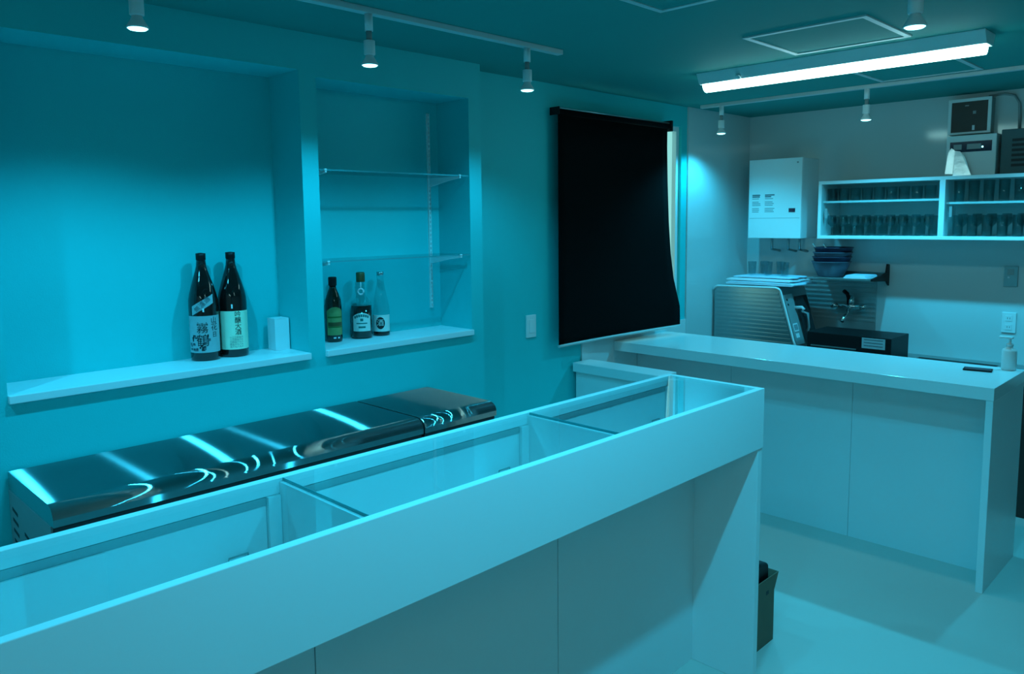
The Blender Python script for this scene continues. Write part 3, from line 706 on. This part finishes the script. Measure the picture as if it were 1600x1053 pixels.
for y in (2.36, 2.44, 2.56): MB().tube([(5.16, y, 1.478), (5.16, y, 1.40), (XB, y, 1.385)], 0.009, 8).build('pipe', STEEL, t)

# wall cabinet with glasses
CX, CY0, CY1, CZ0, CZ1 = 4.98, 0.72, 2.163, 1.480, 1.843
t = thing('wall_cabinet', 'white wall cabinet with sliding glass doors full of glasses', 'cabinet', (5.13, 1.44, CZ0))
T = 0.02
box('bottom_board', WHITE, t, CX, XB, CY0, CY1, CZ0, CZ0+T, 0.0015); box('top_board', WHITE, t, CX, XB, CY0, CY1, CZ1-T, CZ1, 0.0015)
for y in (CY0, CY1-T): box('side_board', WHITE, t, CX, XB, y, y+T, CZ0+T, CZ1-T)
box('back_board', WHITE_MATT, t, XB-0.006, XB-0.0005, CY0+T, CY1-T, CZ0+T, CZ1-T)
box('middle_stile', WHITE, t, CX, CX+0.22, 1.425, 1.455, CZ0+T, CZ1-T)
ZSH = (1.712, 1.690)
box('inner_shelf', WHITE, t, CX+0.03, XB-0.007, 1.456, CY1-T, ZSH[0]-0.006, ZSH[0]+0.006); box('inner_shelf', WHITE, t, CX+0.03, XB-0.007, CY0+T, 1.424, ZSH[1]-0.006, ZSH[1]+0.006)
for (a, b, xx) in ((1.456, CY1-T, CX+0.012), (CY0+T, 1.424, CX+0.018)):
    d = box('glass_door', GLASS, t, xx, xx+0.004, a, b, CZ0+T+0.001, CZ1-T-0.001)
    box('finger_pull', GREY, d, xx-0.002, xx-0.0002, b-0.035, b-0.02, CZ0+0.13, CZ0+0.19)
GT = []; rnd = random.Random(3)
def put_glass(x, y, z, kind, lab, grp):
    key = [g for g in GT if g[0] == kind]
    if key: o = key[0][1].copy(); C.objects.link(o); o.location = (x, y, z)
    else:
        pf = {'tall': [(0.024,0),(0.026,0.003),(0.029,0.12),(0.0275,0.12),(0.0245,0.01),(0.003,0.009)], 'short': [(0.026,0),(0.029,0.003),(0.033,0.078),(0.0315,0.078),(0.0275,0.008),(0.003,0.007)],
              'stem': [(0.028,0),(0.028,0.002),(0.004,0.006),(0.004,0.05),(0.026,0.075),(0.029,0.10),(0.024,0.128),(0.0228,0.128),(0.0275,0.10),(0.0245,0.077),(0.003,0.056)]}[kind]
        o = MB().lathe(pf, (x,y,z), 16).build('drinking_glass', TUMBLER, None, origin=(x,y,z)); GT.append((kind, o))
    tag(o, lab, 'glass', grp)
for i in range(9):
    y = 2.10-i*0.072
    put_glass(5.05, y, ZSH[0]+0.0062, 'short', ORD[i]+' short tumbler from the left on the upper left cabinet shelf', 'tumblers on the upper left cabinet shelf')
for i in range(9):
    for k in range(2):
        put_glass(5.05+0.09*k, 2.10-i*0.072, CZ0+T, 'stem' if k == 0 else 'tall', ORD[i]+(' stemmed glass from the left in the front row, lower left cabinet shelf', ' tall glass from the left in the rear row, lower left cabinet shelf')[k], ('stemmed glasses in the lower left cabinet', 'tall glasses in the lower left cabinet')[k])
for i in range(7):
    put_glass(5.05, 1.37-i*0.075, ZSH[1]+0.0062, 'tall', ORD[i]+' tall glass right of the cabinet stile on the upper shelf', 'tall glasses on the upper right cabinet shelf')
    for k in range(2):
        put_glass(5.05+0.09*k, 1.37-i*0.075, CZ0+T, 'tall' if k == 0 else 'stem', ORD[i]+(' tall glass right of the cabinet stile, lower shelf front row', ' stemmed glass right of the cabinet stile, lower shelf rear row')[k], ('tall glasses in the lower right cabinet', 'stemmed glasses in the lower right cabinet')[k])

# boxes above the cabinet
t = thing('breaker_panel', 'grey framed black breaker panel high on the kitchen wall', 'panel', (5.25, 1.38, 2.09))
fr = MB(); px = 5.20
box('case', GREY, t, px+0.012, XB, 1.268, 1.492, 2.092, 2.295, 0.003)
for a in ((1.268, 1.285, 2.092, 2.295), (1.475, 1.492, 2.092, 2.295), (1.285, 1.475, 2.278, 2.295), (1.285, 1.475, 2.092, 2.104)): fr.box(px, px+0.0115, *a)
fr.build('door_frame', PLASTW, t)
dk = box('dark_door', BROWN, t, px+0.004, px+0.0118, 1.2855, 1.4745, 2.1045, 2.2775)
box('breaker_switch', PAPER, dk, px-0.001, px+0.0038, 1.350, 1.362, 2.112, 2.140); box('breaker_switch', GREY, dk, px+0.001, px+0.0038, 1.346, 1.362, 2.205, 2.222); box('name_plate', GREY, dk, px+0.003, px+0.0038, 1.385, 1.405, 2.252, 2.258)
t = thing('control_box', 'white control box with dark display strip standing on the wall cabinet', 'control box', (5.20, 1.35, CZ1))
qx = 5.16
box('case', PLASTW, t, qx, XB, 1.222, 1.482, CZ1+0.0005, 2.082, 0.004)
dsp = box('display_strip', DISPLAY, t, qx-0.0015, qx-0.0002, 1.245, 1.462, 1.985, 2.045)
for a, b in ((1.455, 1.40), (1.385, 1.30)): box('display_segment', GREY, dsp, qx-0.0022, qx-0.0016, a-0.012, b, 2.0, 2.03)
box('indicator', LENS, dsp, qx-0.0026, qx-0.0016, 1.288, 1.296, 2.006, 2.014)
t = thing('bright_shape_sheet', 'shiny white crinkled sheet added for a bright shape on the control box', 'wrap', (qx-0.01, 1.40, CZ1+0.002))  # added sheet in place of a bright shape, tilted to catch the tube
def sheet(name, pts, m_, par, th=0.001):
    n = len(pts); v = [p for p in pts]+[(p[0]+th, p[1], p[2]) for p in pts]
    return MB().add(v, [tuple(range(n)), tuple(reversed(range(n, 2*n)))]+[(i, (i+1) % n, n+(i+1) % n, n+i) for i in range(n)]).build(name, m_, par)
sheet('left_fold', [(qx-0.02, 1.478, 1.862), (qx-0.02, 1.437, 1.860), (qx-0.008, 1.432, 1.995), (qx-0.006, 1.452, 2.012), (qx-0.008, 1.468, 1.99)], FOIL, t)
sheet('right_fold', [(qx-0.03, 1.432, 1.848), (qx-0.03, 1.335, 1.848), (qx-0.018, 1.375, 1.955), (qx-0.008, 1.405, 1.99), (qx-0.007, 1.432, 1.995)], FOIL, t)
t = thing('shaded_wall_box', 'equipment box right of the control box, its shade painted dark teal', 'box', (5.22, 1.12, CZ1))
box('case', mat('shaded_box_metal', (0.05, 0.12, 0.13), 0.5, noise=0.1), t, 5.18, XB, 1.02, 1.205, CZ1+0.0005, 2.10, 0.004)  # box stands in shadow, the shade is put into its colour
for k in range(6): box('louvre', DARK, t, 5.178, 5.1798, 1.04, 1.15, 1.89+k*0.028, 1.905+k*0.028)
o = MB().tube([(XB-0.012, 1.30, 2.305), (XB-0.012, 1.22, 2.31), (XB-0.012, 1.17, 2.295), (XB-0.012, 1.145, 2.25), (XB-0.012, 1.14, 2.18), (XB-0.012, 1.14, 2.10)], 0.007, 8).build('power_cable', GREY, None, origin=(XB-0.012, 1.2, 2.1))
tag(o, 'grey cable curving down beside the black breaker panel', 'cable')
